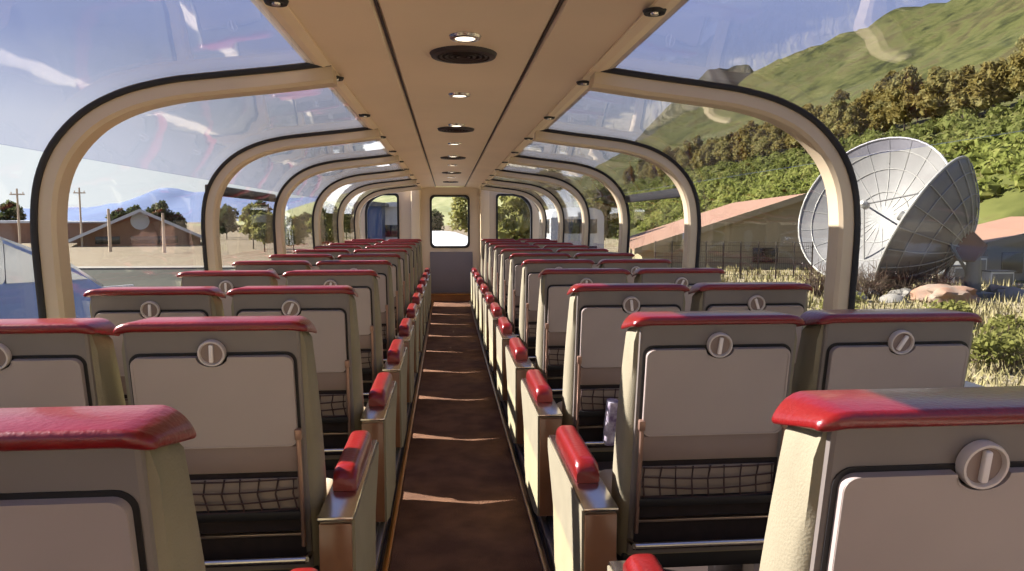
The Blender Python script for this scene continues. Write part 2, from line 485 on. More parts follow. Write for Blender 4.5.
def build_seat():
    t = thing('dome_seat', '', 'seat')
    # upholstered body of the back (the sides of it show beige)
    bm = bmesh.new()
    rings = []
    N = 12
    for i in range(N+1):
        s = (SH-.030)*i/N
        u = i/N
        th = .150-.02*u                         # thinner at the top
        bulge = .006*math.sin(PI*u)
        xo = .246+bulge-.016*u*u
        top = 1 if u < .9 else 1-.12*((u-.9)/.1)**2
        pl = [(-.216, .003), (.216, .003), (.234, .012), (xo-.003, .030), (xo, .060), (xo, th*top-.03), (xo-.02, th*top-.006), (xo-.05, th*top),
              (-xo+.05, th*top), (-xo+.02, th*top-.006), (-xo, th*top-.03), (-xo, .060), (-xo+.003, .030), (-.234, .012)]
        sh_ = (.95, .90) if i == N else (1, 1)      # the top end tucks in under the roll
        rings.append([bk(x*sh_[0], s-((.006+.19*w) if i == N else 0), .03+(w-.03)*sh_[1] if w > .03 else w) for x, w in pl])
    loft(bm, rings); part('backrest', bm, 'beige', t, angle=50)
    # grey rear shell: plate with rounded corners wrapping the rear edges
    bm = bmesh.new()
    pl = [(-.222, .006), (-.220, -.001), (-.214, -.004), (.214, -.004), (.220, -.001), (.222, .006), (.212, .008), (-.212, .008)]
    loft(bm, [[bk(x, s, w) for x, w in pl] for s in (0.02, .25, .5, SH-.035)]); part('rear_shell', bm, 'shell', t, angle=25)
    # red roll along the top, its ends drooping over the sides
    bm = bmesh.new()
    rings = []
    for i in range(37):
        q = -1+2*i/36
        x = .243*math.sin(q*PI/2)
        e = abs(x)/.243
        k = 1.0 if e < .87 else math.sqrt(max(0, 1-((e-.87)/.13)**2))*.75+.25
        droop = .012*max(0, (e-.80)/.20)**2
        w0, w1 = -.013, .140
        h0, h1 = -.028, -.003
        cw, ch = (w0+w1)/2, (h0+h1)/2
        loop = rrect(w0, w1, h0, h1, .012, 5, (.009, .012, .012, .012))
        rings.append([bk(x, SH-.010+ch+(h-ch)*k-droop*(1+1.8*(w > .05))-.19*max(0, w), cw+(w-cw)*(.80+.20*k)) for w, h in loop])
    loft(bm, rings); part('headrest_roll', bm, 'red', t, angle=75)
    # black plate painted in for the shaded gap, and folded tray table
    zt, zb = .952, .700
    bm = bmesh.new()
    prism(bm, rrect(-.212, .212, sz(zb)-.006, sz(zt)+.008, .028), lambda p: bk(p[0], p[1], -.0065), lambda p: bk(p[0], p[1], -.003)); part('tray_gap_shade', bm, 'black', t)
    bm = bmesh.new()
    top = sz(zt)
    out = rrect(-.204, .204, sz(zb), top, .022, 6)
    # dip of the upper edge around the latch
    dip = [(.040*math.cos(a)*-1, top-.026*math.sin(a)) for a in [PI*i/10 for i in range(11)]]
    br = out[:7]+out[7:14]+out[14:21]
    outl = out[:21] + [(-x, z) for x, z in dip if True] + out[21:]
    prism(bm, outl, lambda p: bk(p[0], p[1], -.020), lambda p: bk(p[0], p[1], -.0062))
    tr = part('tray_table', bm, 'tray', t, angle=30)
    bm = bmesh.new()
    inn = [(p[0]*.966, sz(zb)+.004+(p[1]-sz(zb))*.962) for p in outl]
    ring_frame(bm, [(p[0]*.996, p[1]) for p in outl], inn, lambda p: bk(p[0], p[1], -.0215), lambda p: bk(p[0], p[1], -.019))
    part('tray_rim', bm, 'tray', tr, angle=30)
    # round latch plate with its turn latch
    lm = BM @ Matrix.Translation((0, -.006, sz(.962))) @ Matrix.Rotation(PI/2, 4, 'X')
    bm = bmesh.new(); lathe(bm, [(.001, 0), (.028, 0), (.028, .010), (.001, .010)], 32, lm)
    lp = part('latch_plate', bm, 'panel', t, angle=35)
    bm = bmesh.new(); lathe(bm, [(.0275, 0), (.0345, 0), (.0352, .012), (.0335, .017), (.030, .017), (.0275, .012)], 32, lm, True)
    part('latch_ring', bm, 'plate', lp, angle=35)
    bm = bmesh.new(); box(bm, -.0055, .0055, -.024, .024, .009, .019, .003)
    o = part('turn_latch', bm, 'latch', lp); o.matrix_basis = lm
    # lower panel; dark sheet painting the shade of the open pocket
    part('lower_panel', back_box(-.199, .199, -.014, -.003, sz(.622), sz(.697), .004), 'panel', t)
    part('pocket_shade', back_box(-.206, .206, -.007, -.003, sz(.335), sz(.617)), 'pocketshade', t)
    part('pocket_panel', back_box(-.197, .197, -.012, -.006, sz(.508), sz(.603), .003), 'pocket', t)
    bm = bmesh.new()
    for i in range(9):
        x = -.190+.38*i/8
        tube(bm, [bk(x+.004*math.sin(i*2.1), sz(.604), -.016), bk(x-.005, sz(.565), -.026), bk(x+.003, sz(.512), -.020)], .0026, 5)
    for z_, dz in ((.603, .0), (.575, -.006), (.545, -.008), (.514, -.004)):
        tube(bm, [bk(-.195+.39*i/12, sz(z_)+dz*math.sin(PI*i/12), -.018-.008*math.sin(PI*i/12)) for i in range(13)], .0024, 5)
    part('pocket_net', bm, 'net', t)
    bm = bmesh.new(); box(bm, -.203, .203, -.030, -.004, sz(.485), sz(.512), .005, mx=BM); part('pocket_rail', bm, 'black', t)
    bm = bmesh.new(); box(bm, -.200, .200, -.022, -.005, sz(.432), sz(.440), .002, mx=BM); part('pocket_edge', bm, 'steel', t)
    # brackets that carry the tray
    for s in (-1, 1):
        bm = bmesh.new()
        tube(bm, [bk(s*.207, sz(.735), -.022), bk(s*.207, sz(.70), -.026), bk(s*.206, sz(.52), -.024), bk(s*.204, sz(.40), -.020)], .0065, 6)
        box(bm, s*.207-.009, s*.207+.009, -.030, -.012, sz(.72), sz(.75), .003, mx=BM)
        part('tray_arm', bm, 'arm', t)
    # foot bar
    bm = bmesh.new(); tube(bm, [(-.215, .05, .372), (.215, .05, .372)], .011, 10)
    for s in (-1, 1): tube(bm, [(s*.215, .05, .372), (s*.215, .12, .36)], .009, 8)
    part('foot_bar', bm, 'chrome', t)
    # seat cushion, frame and legs
    bm = bmesh.new(); box(bm, -.238, .238, .21, .53, .32, .44, .035, 4); part('seat_cushion', bm, 'cushion', t)
    bm = bmesh.new(); box(bm, -.235, .235, .12, .50, .265, .318, .008); part('seat_frame', bm, 'black', t)
    for s in (-1, 1):
        bm = bmesh.new(); box(bm, s*.19-.02, s*.19+.02, .20, .50, 0, .264, .006); part('leg', bm, 'rail', t)
    return t

def add_armrest(t, s):
    """aisle armrest box on the side s (x sign pointing to the aisle) of an aisle seat"""
    xi, xo_ = (.285, .382) if s < 0 else (.262, .356)
    x0, x1 = sorted((s*xi, s*xo_))
    xa = s*xo_
    def side_sh(bm, xA, xB, grow=0):
        pts = [(-.025-grow, .10), (-.025-grow, .512+grow), (.64, .512+grow), (.64, .48), (.50, .32), (.45, .07), (.10, .065)]
        prism(bm, pts, lambda p: (xA, p[0], p[1]), lambda p: (xB, p[0], p[1]))
    bm = bmesh.new(); side_sh(bm, x0+.006, x1-.006); part('armrest_box', bm, 'steel', t, angle=30)
    bm = bmesh.new(); side_sh(bm, xa-s*.006, xa+s*.004, .004)
    part('side_panel', bm, 'beige', t, angle=30)
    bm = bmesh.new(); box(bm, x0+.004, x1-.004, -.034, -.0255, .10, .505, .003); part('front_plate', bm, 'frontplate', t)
    bm = bmesh.new(); box(bm, x0, x1, -.036, .648, .512, .524, .004); part('armrest_lid', bm, 'chrome', t)
    # cushioned red pad, rounded along its length
    bm = bmesh.new()
    rings = []
    for i in range(15):
        q = i/14
        y = .150+.42*q
        e = abs(2*q-1)
        k = 1.0 if e < .86 else math.sqrt(max(0, 1-((e-.86)/.14)**2))*.4+.6
        xm = (x0+x1)/2
        loop = rrect(-.037, .037, 0, .064, .02, 5, (.008, .008, .025, .025))
        rings.append([(xm+x*(.8+.2*k), y, .525+h*k) for x, h in loop])
    loft(bm, rings); part('armrest_pad', bm, 'red', t, angle=60)
    for py_ in (.10, .40):
        bm = bmesh.new(); tube(bm, [(xa-s*.05, py_, .0), (xa-s*.05, py_, .09)], .022, 12); part('post', bm, 'rail', t)

win_seat = build_seat()
ais_L = dup(win_seat, (0, 0, 0)); add_armrest(ais_L, 1)
ais_R = dup(win_seat, (0, 0, 0)); add_armrest(ais_R, -1)
PITCH = .96
ROWS = 11
slant = {('R', 1, 1): 28, ('R', 1, 0): 4, ('L', 2, 0): 24, ('L', 2, 1): 4, ('R', 2, 1): -20, ('L', 1, 0): 3, ('L', 4, 0): -14, ('R', 3, 1): 20, ('R', 2, 0): -8, ('L', 3, 0): 12}
rowname = ['first', 'second', 'third', 'fourth', 'fifth', 'sixth', 'seventh', 'eighth', 'ninth', 'tenth', 'eleventh']
used = set()
for r_ in range(ROWS):
    y = (.95 if r_ else .925)+PITCH*r_
    for side in 'LR':
        for c in (0, 1):
            x = -(.668, 1.196)[c] if side == 'L' else (.685, 1.212)[c]
            src = win_seat if c == 1 else (ais_L if side == 'L' else ais_R)
            what = 'aisle' if c == 0 else 'window'
            end = 'nearest row' if r_ == 0 else ('last row by the end wall' if r_ == ROWS-1 else rowname[r_]+' row from the near end')
            a = slant.get((side, r_, c), 0)
            lab = 'grey red-topped %s seat %s of the aisle, %s' % (what, 'left' if side == 'L' else 'right', end)
            if src.name not in used:
                used.add(src.name); o = src; o.location = (x, y, 0); o['label'] = lab
            else:
                o = dup(src, (x, y, 0), 0, lab)
            o['group'] = 'rows of dome car seats'
            if a:
                for ch in o.children:
                    for g in ch.children:
                        if g.name.startswith('turn_latch'):
                            g.matrix_basis = g.matrix_basis @ Matrix.Rotation(math.radians(-a), 4, 'Z')

# something folded in the pocket of the third seat on the right
bm = bmesh.new()
tube(bm, [(.610, 2.925, .37), (.612, 2.912, .45), (.618, 2.892, .56)], .026, 12)
tag(obj('folded_paper', bm, mat('printed_paper', (222, 214, 222), .8, rgb2=(120, 100, 130), scale=28)), 'rolled printed paper behind the third aisle seat right of the aisle', 'paper')

# ------------------------------------------------------------------ outside: ground, hills
def grid(name, xs, ys, h, m, skip=None):
    bm = bmesh.new()
    V = [[bm.verts.new((x, y, h(x, y))) for y in ys] for x in xs]
    for i in range(len(xs)-1):
        for j in range(len(ys)-1):
            bm.faces.new((V[i][j], V[i+1][j], V[i+1][j+1], V[i][j+1]))
    return obj(name, bm, m)
def interp(t, pts):
    for (a, u), (b, v) in zip(pts, pts[1:]):
        if t <= b: return u+(v-u)*max(0, t-a)/(b-a)
    return pts[-1][1]
def fbm(x, y, s, o=4): return noise.fractal(Vector((x*s, y*s, 3.3)), 1.0, 2.0, o)
HP = [(0, GZ), (42, GZ), (47, -.6), (53, 3.4), (62, 8.8), (76, 15.5), (88, 19.5), (110, 27), (160, 56), (240, 98), (330, 146), (400, 178), (460, 190), (700, 150)]
def hill_h(x, y):
    b = interp(x, HP)
    fade = max(0, 1-max(0, y-850)/260)**.6
    k = min(1, max(0, (x-30)/40))
    n_ = fbm(x, y, .012)*min(22, max(0, x-90)*.10)+fbm(x+40, y, .06)*1.2*k
    if x > 40: b = GZ+(b-GZ)*fade+n_*fade
    return b
xs = [26+i*2.0 for i in range(36)]+[100+i*8 for i in range(1, 60)]
ys_ = [-40+i*8 for i in range(60)]+[440+i*16 for i in range(1, 48)]
structure(grid('hillside_ground', xs, ys_, lambda x, y: hill_h(x, y)-(0.02 if x < 30 else 0), 'hill'), 'green grassy mountain slope rising behind the trees', 'hillside')
structure(obj('ground', bxm(-2500, 2500, -300, 3500, GZ-.6, GZ-.05), 'gravel', smooth=False), 'pale tan gravel ground outside the train', 'ground')
structure(grid('grass_ground', [1.7+i*1.5 for i in range(24)], [-10+i*2.5 for i in range(80)], lambda x, y: GZ+.03+max(0, fbm(x, y, .25)*.18), 'drygrass'), 'dry grassy ground between train and hillside', 'ground')
structure(obj('road', bxm(-90, -1.8, 4, 62, GZ-.04, GZ+.02), 'asphalt', smooth=False), 'dark asphalt yard left of the train', 'road')
structure(obj('kerb', bxm(-90, -1.8, 62, 64.5, GZ-.04, GZ+.16), 'pale', smooth=False), 'pale kerb along the far edge of the asphalt', 'kerb')

# far mountains on the left, haze painted as blue
def mountain(name, y, pts, depth, m, label, seed):
    """pts: (x, z) of the ridge; a long ridged solid falling to both sides"""
    xs = [pts[0][0]+(pts[-1][0]-pts[0][0])*i/90 for i in range(91)]
    bm = bmesh.new()
    V = []
    for j in range(-8, 9):
        row = []
        for x in xs:
            top = interp(x, pts)-GZ
            f = (1-abs(j)/8)
            zz = top*f**1.2*(1+.10*fbm(x, j*depth/8+seed, .0045*3000/y))
            row.append(bm.verts.new((x, y+j*depth/8, GZ-1+zz)))
        V.append(row)
    for a, b in zip(V, V[1:]):
        for i in range(90):
            bm.faces.new((a[i], a[i+1], b[i+1], b[i]))
    return structure(obj(name, bm, m, angle=70), label, 'mountain')
D = 3000; kx = D/724
mp = [(-700, 62), (-430, 60), (-390, 52), (-347, 58), (-330, 54), (-317, 76), (-306, 70), (-290, 96), (-272, 136), (-258, 140), (-240, 120), (-200, 118), (-150, 100), (-110, 110), (-60, 70), (0, 40)]
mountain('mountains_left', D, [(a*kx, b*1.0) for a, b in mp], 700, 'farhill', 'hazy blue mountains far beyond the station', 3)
D2 = 2600; k2 = D2/724
cp2 = [(190, 300), (240, 470), (262, 545), (275, 560), (290, 545), (305, 540), (318, 500), (345, 380), (420, 200)]
mountain('mountains_right', D2, [(a*k2, b) for a, b in cp2], 800, 'crag', 'grey rocky peak far behind the green slope', 9)

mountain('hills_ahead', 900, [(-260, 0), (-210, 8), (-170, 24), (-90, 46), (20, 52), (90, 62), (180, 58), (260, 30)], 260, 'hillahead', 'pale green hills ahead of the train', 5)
# ------------------------------------------------------------------ vegetation
def leaf(bm, p, s, R):
    a = Vector((R.gauss(0, 1), R.gauss(0, 1), R.gauss(0, 1))).normalized()
    b = a.cross(Vector((R.gauss(0, 1), R.gauss(0, 1), R.gauss(0, 1)))).normalized()
    c = a.cross(b)
    w = s*.55
    bm.faces.new([bm.verts.new(p+v) for v in (a*s, b*w+c*.1*s, -a*s, -b*w+c*.1*s)])
def blob(bm, c, rx, ry, rz, nleaf, s, R):
    for _ in range(nleaf):
        d = Vector((R.gauss(0, 1), R.gauss(0, 1), R.gauss(0, 1))).normalized()
        if d.z < -.55: d.z *= -.5
        q = .72+.33*R.random()
        leaf(bm, c+Vector((d.x*rx*q, d.y*ry*q, d.z*rz*q)), s*(.6+.8*R.random()), R)
def core(bm, c, rx, ry, rz):
    r = bmesh.ops.create_icosphere(bm, subdivisions=1, radius=1)
    for v in r['verts']: v.co = c+Vector((v.co.x*rx, v.co.y*ry, v.co.z*rz))
def make_tree(name, m, seed, H, W, nb=13, nl=90, ls=.42, lo=.30):
    R = random.Random(seed)
    t = thing(name, '', 'tree')
    bm = bmesh.new()
    for i in range(nb):
        q = i/(nb-1)
        z = H*(lo+(.92-lo)*q)
        sp = W*.5*math.sin(PI*(.18+.74*q))
        a = i*2.4+R.random()
        c = Vector((math.cos(a)*sp*.62, math.sin(a)*sp*.62, z))
        rr = W*.22*(1.15-.45*q)*(.8+.4*R.random())
        core(bm, c, rr*.66, rr*.66, rr*.6)
        blob(bm, c, rr, rr, rr*.95, nl, ls, R)
    obj('crown', bm, m, t, smooth=False)
    bm = bmesh.new()
    tube(bm, [(0, 0, -.4), (.05*W*.2, 0, H*.3), (0, .1, H*.62), (.1, 0, H*.85)], .028*H*.6, 8, r_end=.03)
    for a in (0, 2.1, 4.2): tube(bm, [(0, 0, H*.35), (math.cos(a)*W*.15, math.sin(a)*W*.15, H*.5), (math.cos(a)*W*.28, math.sin(a)*W*.28, H*.62)], .06, 6, r_end=.02)
    obj('trunk', bm, 'trunk', t)
    return t
gold = [make_tree('tree', 'leafy', 11, 9.5, 6.5), make_tree('tree', 'leafy', 12, 8, 7), make_tree('tree', 'leafy', 13, 10.5, 6)]
firstuse = set()
R = random.Random(5)
def put_tree(src, x, y, z, sc, lab, grp):
    if src.name in firstuse: o = dup(src, (x, y, z), R.random()*6.28)
    else:
        firstuse.add(src.name); o = src; o.location = (x, y, z); o.rotation_euler = (0, 0, R.random()*6.28)
    o.scale = (sc, sc, sc*(.9+.25*R.random())); o['label'] = lab; o['group'] = grp
for row, (x0, st_) in enumerate(((77, 5.6), (85, 6.0))):
    y = 92+row*2.5
    while y < 300:
        x = x0+R.uniform(-2.5, 2.5)
        put_tree(gold[R.randrange(3)], x, y, hill_h(x, y)-.3, R.uniform(.75, 1.12), 'golden leaved tree in the tree line above the green shrub slope', 'golden trees on the hillside')
        y += st_*R.uniform(.85, 1.15)
dark = [make_tree('broadleaf_tree', 'leafd', 21, 8, 7), make_tree('broadleaf_tree', 'leafl', 22, 10, 7), make_tree('broadleaf_tree', 'leafl', 23, 7.5, 6.5, 16, 100, .36, .10)]
for i in range(26):     # behind the station, left
    x = -112+i*4.4+R.uniform(-1.5, 1.5); y = 176+R.uniform(-10, 14)
    put_tree(dark[0], x, y, GZ-.1, R.uniform(.62, .95), 'dark green tree in the row behind the brown gabled station', 'trees behind the station')
for i, (x, y, sc) in enumerate(((13, 92, 1.0), (18, 86, .9), (3.6, 120, .95), (-6, 130, .8))):
    put_tree(dark[1], x, y, GZ-.1, sc, 'leafy green tree ahead beyond the end windows', 'trees ahead of the train')
for i, (x, y, sc, l) in enumerate(((7.0, 76, 1.0, 'bushy pale green tree filling the right end window'), (11.2, 80, 1.05, 'bushy pale green tree beside the one filling the right end window'))):
    put_tree(dark[2], x, y, GZ-.1, sc, l, 'trees ahead of the train')
for i, (x, y, sc) in enumerate(((-24, 98, .55), (-19, 92, .5), (-14.5, 88, .6), (-28, 108, .6))):
    put_tree(dark[1], x, y, GZ-.1, sc, 'small green tree seen through the far left side windows', 'trees left of the track')
# shrub thicket on the slope
bm = bmesh.new(); R2 = random.Random(31)
for i in range(1500):
    x = 46+31*R2.random(); y = 50+R2.random()**1.3*330
    if x < 53 and 44 < y < 92: continue
    z = hill_h(x, y)
    rr = R2.uniform(1.0, 2.1)
    c = Vector((x, y, z+rr*.35))
    core(bm, c, rr*.72, rr*.72, rr*.7)
    blob(bm, c, rr, rr, rr*.95, 46, .38, R2)
tag(obj('shrub_thicket', bm, 'leafg', smooth=False), 'dense band of green shrubs covering the lower hillside', 'shrubs', kind='stuff')
# dry grass
bm = bmesh.new()
for i in range(26000):
    y = 7+R2.random()**1.4*50; x = 2.2+(y*.95)*R2.random()
    if x < y*.42-2: 
        if R2.random() < .6: continue
    if x > 33: continue
    h = R2.uniform(.18, .62)*(1.25 if fbm(x, y, .3) > .1 else .8); a = R2.random()*6.28; w = .022+.0008*y
    dx, dy = math.cos(a)*w, math.sin(a)*w
    lx, ly = R2.gauss(0, .12), R2.gauss(0, .12)
    bm.faces.new([bm.verts.new(p) for p in ((x-dx, y-dy, GZ), (x+dx, y+dy, GZ), (x+lx, y+ly, GZ+h))])
tag(obj('dry_grass', bm, 'blade', smooth=False), 'tall dry yellow grass beside the right windows', 'grass', kind='stuff')
# leafy and twiggy bushes near the dishes
def make_bush(name, m, seed, nl, twigs, sc):
    R = random.Random(seed); t = thing(name, '', 'bush')
    bm = bmesh.new()
    for i in range(twigs):
        a = R.random()*6.28; e = R.uniform(.5, 1.0); l = R.uniform(.7, 1.5)*sc
        p = Vector((R.uniform(-.3, .3), R.uniform(-.3, .3), 0)); d = Vector((math.cos(a)*(1-e)*1.6, math.sin(a)*(1-e)*1.6, e))
        tube(bm, [p, p+d*l*.5+Vector((0, 0, .05)), p+d*l+Vector((R.uniform(-.15, .15), R.uniform(-.15, .15), 0))], .022, 4, r_end=.008)
        for _ in range(3):
            q = p+d*l*R.uniform(.4, .9); v = Vector((R.gauss(0, .25), R.gauss(0, .25), R.uniform(.05, .4)))*sc
            tube(bm, [q, q+v], .010, 4, r_end=.004)
    obj('stem', bm, 'twig', t)
    if nl:
        bm = bmesh.new()
        for _ in range(4): blob(bm, Vector((R.uniform(-.4, .4), R.uniform(-.4, .4), .55*sc)), .6*sc, .6*sc, .5*sc, nl, .09*sc, R)
        obj('foliage', bm, m, t, smooth=False)
    return t
twig = make_bush('dry_shrub', None, 3, 0, 60, 1.5)
spots = [(22.4, 36.0), (23.6, 35.4), (21.0, 35.0), (19.4, 36.6), (24.6, 34.2)]
lbs = ['below the rim of the right dish', 'right of the lower rim of the right dish', 'in front of the left dish', 'at the foot of the left dish', 'beside the orange debris mound']
for i, (x, y) in enumerate(spots):
    l = 'bare brown twiggy shrub '+lbs[i]
    o = twig if i == 0 else dup(twig, (0, 0, 0), i*1.3)
    o.location = (x, y, GZ); o['label'] = l; o['group'] = 'dry shrubs around the dishes'
gb = make_bush('grass_bush', 'leafl', 8, 160, 14, 1.0)
gsp = [(14.2, 17.6), (15.6, 18.4), (13.2, 20.5), (17.5, 21), (10.5, 24), (14.6, 26), (18.5, 25.0), (8.2, 30), (12.4, 31.5), (17.0, 30)]
for i, (x, y) in enumerate(gsp):
    o = gb if i == 0 else dup(gb, (0, 0, 0), i*1.1)
    o.location = (x, y, GZ); o['label'] = 'low yellowish green bush in the dry grass outside the right windows'; o['group'] = 'low bushes in the dry grass'

# ------------------------------------------------------------------ satellite dishes
def make_dish(name, label, centre, axis, rad, depth, back_ribs, nrib=20):
    """parabolic dish; axis = the way it faces; centre = middle of the rim"""
    t = thing(name, label, 'satellite dish', (centre[0], centre[1], GZ))
    ax = Vector(axis).normalized()
    q = ax.to_track_quat('Z', 'Y')
    mx = Matrix.Translation((0, 0, centre[2]-GZ)) @ q.to_matrix().to_4x4()
    N = 48
    prof = [(rad*max(u, .004), depth*(u*u-1)) for u in [i/14 for i in range(15)]]
    bm = bmesh.new()
    pr = prof+[(r, z-.07) for r, z in reversed(prof)]
    lathe(bm, pr, N, mx); obj('reflector', bm, 'dish', t, angle=50)
    bm = bmesh.new()
    tube(bm, [mx @ Vector((rad*math.cos(2*PI*i/N), rad*math.sin(2*PI*i/N), -.02)) for i in range(N+1)], .075, 8, cap=False)
    obj('rim', bm, 'dishrib', t)
    bm = bmesh.new()
    for i in range(nrib):
        a = 2*PI*i/nrib
        off = -.14 if back_ribs else .0
        tube(bm, [mx @ Vector((r*math.cos(a), r*math.sin(a), z+off)) for r, z in prof[1:]], .035, 5)
    for u in (5, 9, 12):
        r, z = prof[u]
        tube(bm, [mx @ Vector((r*math.cos(2*PI*i/N), r*math.sin(2*PI*i/N), z+(-.12 if back_ribs else .02))) for i in range(N+1)], .03, 5, cap=False)
    obj('rib', bm, 'dishrib', t)
    # feed on four struts
    fz = depth*.55
    bm = bmesh.new(); lathe(bm, [(.05, fz-.45), (.24, fz-.40), (.28, fz+.05), (.12, fz+.2), (.01, fz+.2)], 16, mx); fd = obj('feed_horn', bm, 'dishrib', t)
    for i in range(3):
        a = 2*PI*i/3+.5
        bm = bmesh.new(); tube(bm, [mx @ Vector((.2*math.cos(a), .2*math.sin(a), fz-.2)), mx @ Vector((rad*.62*math.cos(a), rad*.62*math.sin(a), depth*(.62**2-1)+.02))], .06, 6)
        obj('feed_strut', bm, 'dishrib', t)
    # hub behind and pedestal
    bm = bmesh.new(); lathe(bm, [(.02, -depth-1.0), (.55, -depth-.95), (.85, -depth-.1), (.9, -depth+.06), (.02, -depth+.02)], 18, mx); obj('hub', bm, 'rust' if back_ribs else 'greymetal', t)
    h = mx @ Vector((0, 0, -depth-.6))
    bm = bmesh.new(); tube(bm, [(h.x, h.y, -.2), (h.x, h.y, h.z*.6), h], .42, 14, r_end=.3)
    box(bm, h.x-.8, h.x+.8, h.y-.8, h.y+.8, -.1, .35, .05)
    obj('pedestal', bm, 'greymetal', t)
    for s in (-1, 1):
        bm = bmesh.new(); tube(bm, [(h.x+s*1.5, h.y+1.2, 0), mx @ Vector((s*rad*.4, 0, depth*(.16-1)-.15))], .09, 6)
        obj('brace', bm, 'greymetal', t)
    return t
def at(px, py, y):     # image position of the photograph at the distance y, used to place things outside
    th, ph = .0894, .0889
    F = Vector((math.sin(th)*math.cos(ph), math.cos(th)*math.cos(ph), -math.sin(ph))); Rr = Vector((math.cos(th), -math.sin(th), 0)); U = Rr.cross(F)
    d = F+Rr*((px-512)/724)-U*((py-285.5)/724)
    d *= y/d.y
    return Vector((CAMX, 0, CAMZ))+d
c1 = at(870, 209, 46); c2 = at(922, 226, 37)
make_dish('satellite_dish', 'larger white mesh satellite dish showing its hollow face, beside the window post', c1, (-.78, -.42, .36), 5.15, 1.6, False)
make_dish('satellite_dish', 'white satellite dish seen from its ribbed back, at the right of the pair', c2, (-.59, .70, .47), 4.0, 2.2, True)

# pale rocks, debris
def rock(name, p, s, label, m='rock', cat='rock', flat=.6, sub=2):
    bm = bmesh.new(); bmesh.ops.create_icosphere(bm, subdivisions=sub, radius=1)
    for v in bm.verts:
        n_ = noise.noise(v.co*1.3+Vector(p))*.45+noise.noise(v.co*3+Vector(p))*.18
        v.co *= 1+n_
        v.co.x *= s; v.co.y *= s; v.co.z *= s*flat
    o = obj(name, bm, m, smooth=True, angle=35); o.location = (p[0], p[1], GZ+s*flat*.45)
    return tag(o, label, cat)
for i, (px, py, y, s, l) in enumerate(((848, 297, 34, .8, 'pale boulder between the window post and the left dish'), (862, 293, 36, .7, 'pale boulder beneath the middle of the left dish'),
                                     (842, 288, 39, .6, 'small pale rock close behind the right window post'), (893, 299, 33, .6, 'small pale rock below the rim of the right dish'),
                                     (1012, 293, 34, .8, 'pale rock at the right edge beyond the debris mound'), (1000, 282, 37, .6, 'pale rock between the debris mound and the grey shed'),
                                     (905, 292, 35, .7, 'pale rock left of the orange debris mound'))):
    p = at(px, py, y); rock('rock', (p.x, p.y, 0), s, l)
for px, py, y, s, l in ((948, 290, 33, 1.35, 'pinkish orange debris mound below the right dish'),):
    p = at(px, py, y); rock('debris_mound', (p.x, p.y, 0), s, l, 'tarp', 'mound', .45, 4)

# ------------------------------------------------------------------ buildings
def gable(name, label, loc, rotz, W, L, eave, ridge, wall_m, roof_m, over=.6, windows=(), cat='building', wm='winddark', disc=False):
    """gable front faces local -y; width W along x, length L along y"""
    t = thing(name, label, cat, loc, rotz)
    bm = bmesh.new()
    prism(bm, [(-W/2, -.3), (W/2, -.3), (W/2, eave), (0, ridge), (-W/2, eave)], lambda p: (p[0], 0, p[1]), lambda p: (p[0], L, p[1]))
    obj('wall', bm, wall_m, t, smooth=False)
    sl = (ridge-eave)/(W/2)
    for s in (-1, 1):
        bm = bmesh.new()
        xe = W/2+over
        prism(bm, [(0, ridge+.02), (s*xe, eave-sl*over+.02), (s*xe, eave-sl*over+.22), (0, ridge+.24)], lambda p: (p[0], -over, p[1]), lambda p: (p[0], L+over, p[1]))
        obj('roof', bm, roof_m, t, smooth=False)
        bm = bmesh.new()
        prism(bm, [(0, ridge-.25), (s*xe, eave-sl*over-.25), (s*xe, eave-sl*over+.25), (0, ridge+.27)], lambda p: (p[0], -over-.12, p[1]), lambda p: (p[0], -over, p[1]))
        obj('fascia', bm, 'white' if disc else wall_m, t, smooth=False)
    for x0, x1, z0, z1 in windows:
        bm = bmesh.new(); box(bm, x0, x1, -.12, .02, z0, z1, .03); obj('window', bm, wm, t)
    if disc:
        bm = bmesh.new(); lathe(bm, [(.01, 0), (1.35, 0), (1.4, .1), (.01, .14)], 32, Matrix.Translation((0, 0, ridge*.70)) @ Matrix.Rotation(PI/2, 4, 'X')); obj('gable_disc', bm, 'white', t)
    return t
p = at(141, 243, 124)
gable('station_building', 'brown gabled station building with a white disc in its gable', (p.x, p.y, GZ), .40, 18, 20, 1.4, 5.7, 'brownwall', 'greymetal', 1.6,
      ((-1.5, 5.5, .3, 1.5), (-6.5, -3.0, .3, 1.5)), disc=True)
def shed(name, label, loc, rotz, W, L, H, wall_m, roof_m, windows=(), cat='building'):
    t = thing(name, label, cat, loc, rotz)
    obj('wall', bxm(-W/2, W/2, 0, L, -.3, H), wall_m, t, smooth=False)
    bm = bmesh.new(); prism(bm, [(-W/2-.4, H+.002), (W/2+.4, H+.002), (W/2+.4, H+.3), (0, H+.5), (-W/2-.4, H+.3)], lambda p: (p[0], -.4, p[1]), lambda p: (p[0], L+.4, p[1])); obj('roof', bm, roof_m, t, smooth=False)
    for x0, x1, z0, z1 in windows:
        bm = bmesh.new(); box(bm, x0, x1, -.1, .02, z0, z1, .02); obj('window', bm, 'winddark', t)
    return t
p = at(60, 243, 128)
shed('long_shed', 'long low shed with a white flat roof left of the station', (p.x-19, p.y+14, GZ), 0, 32, 12, 3.6, 'brownwall', 'white', ((-6, -2, .6, 2.2), (8, 12, .4, 2.6)))
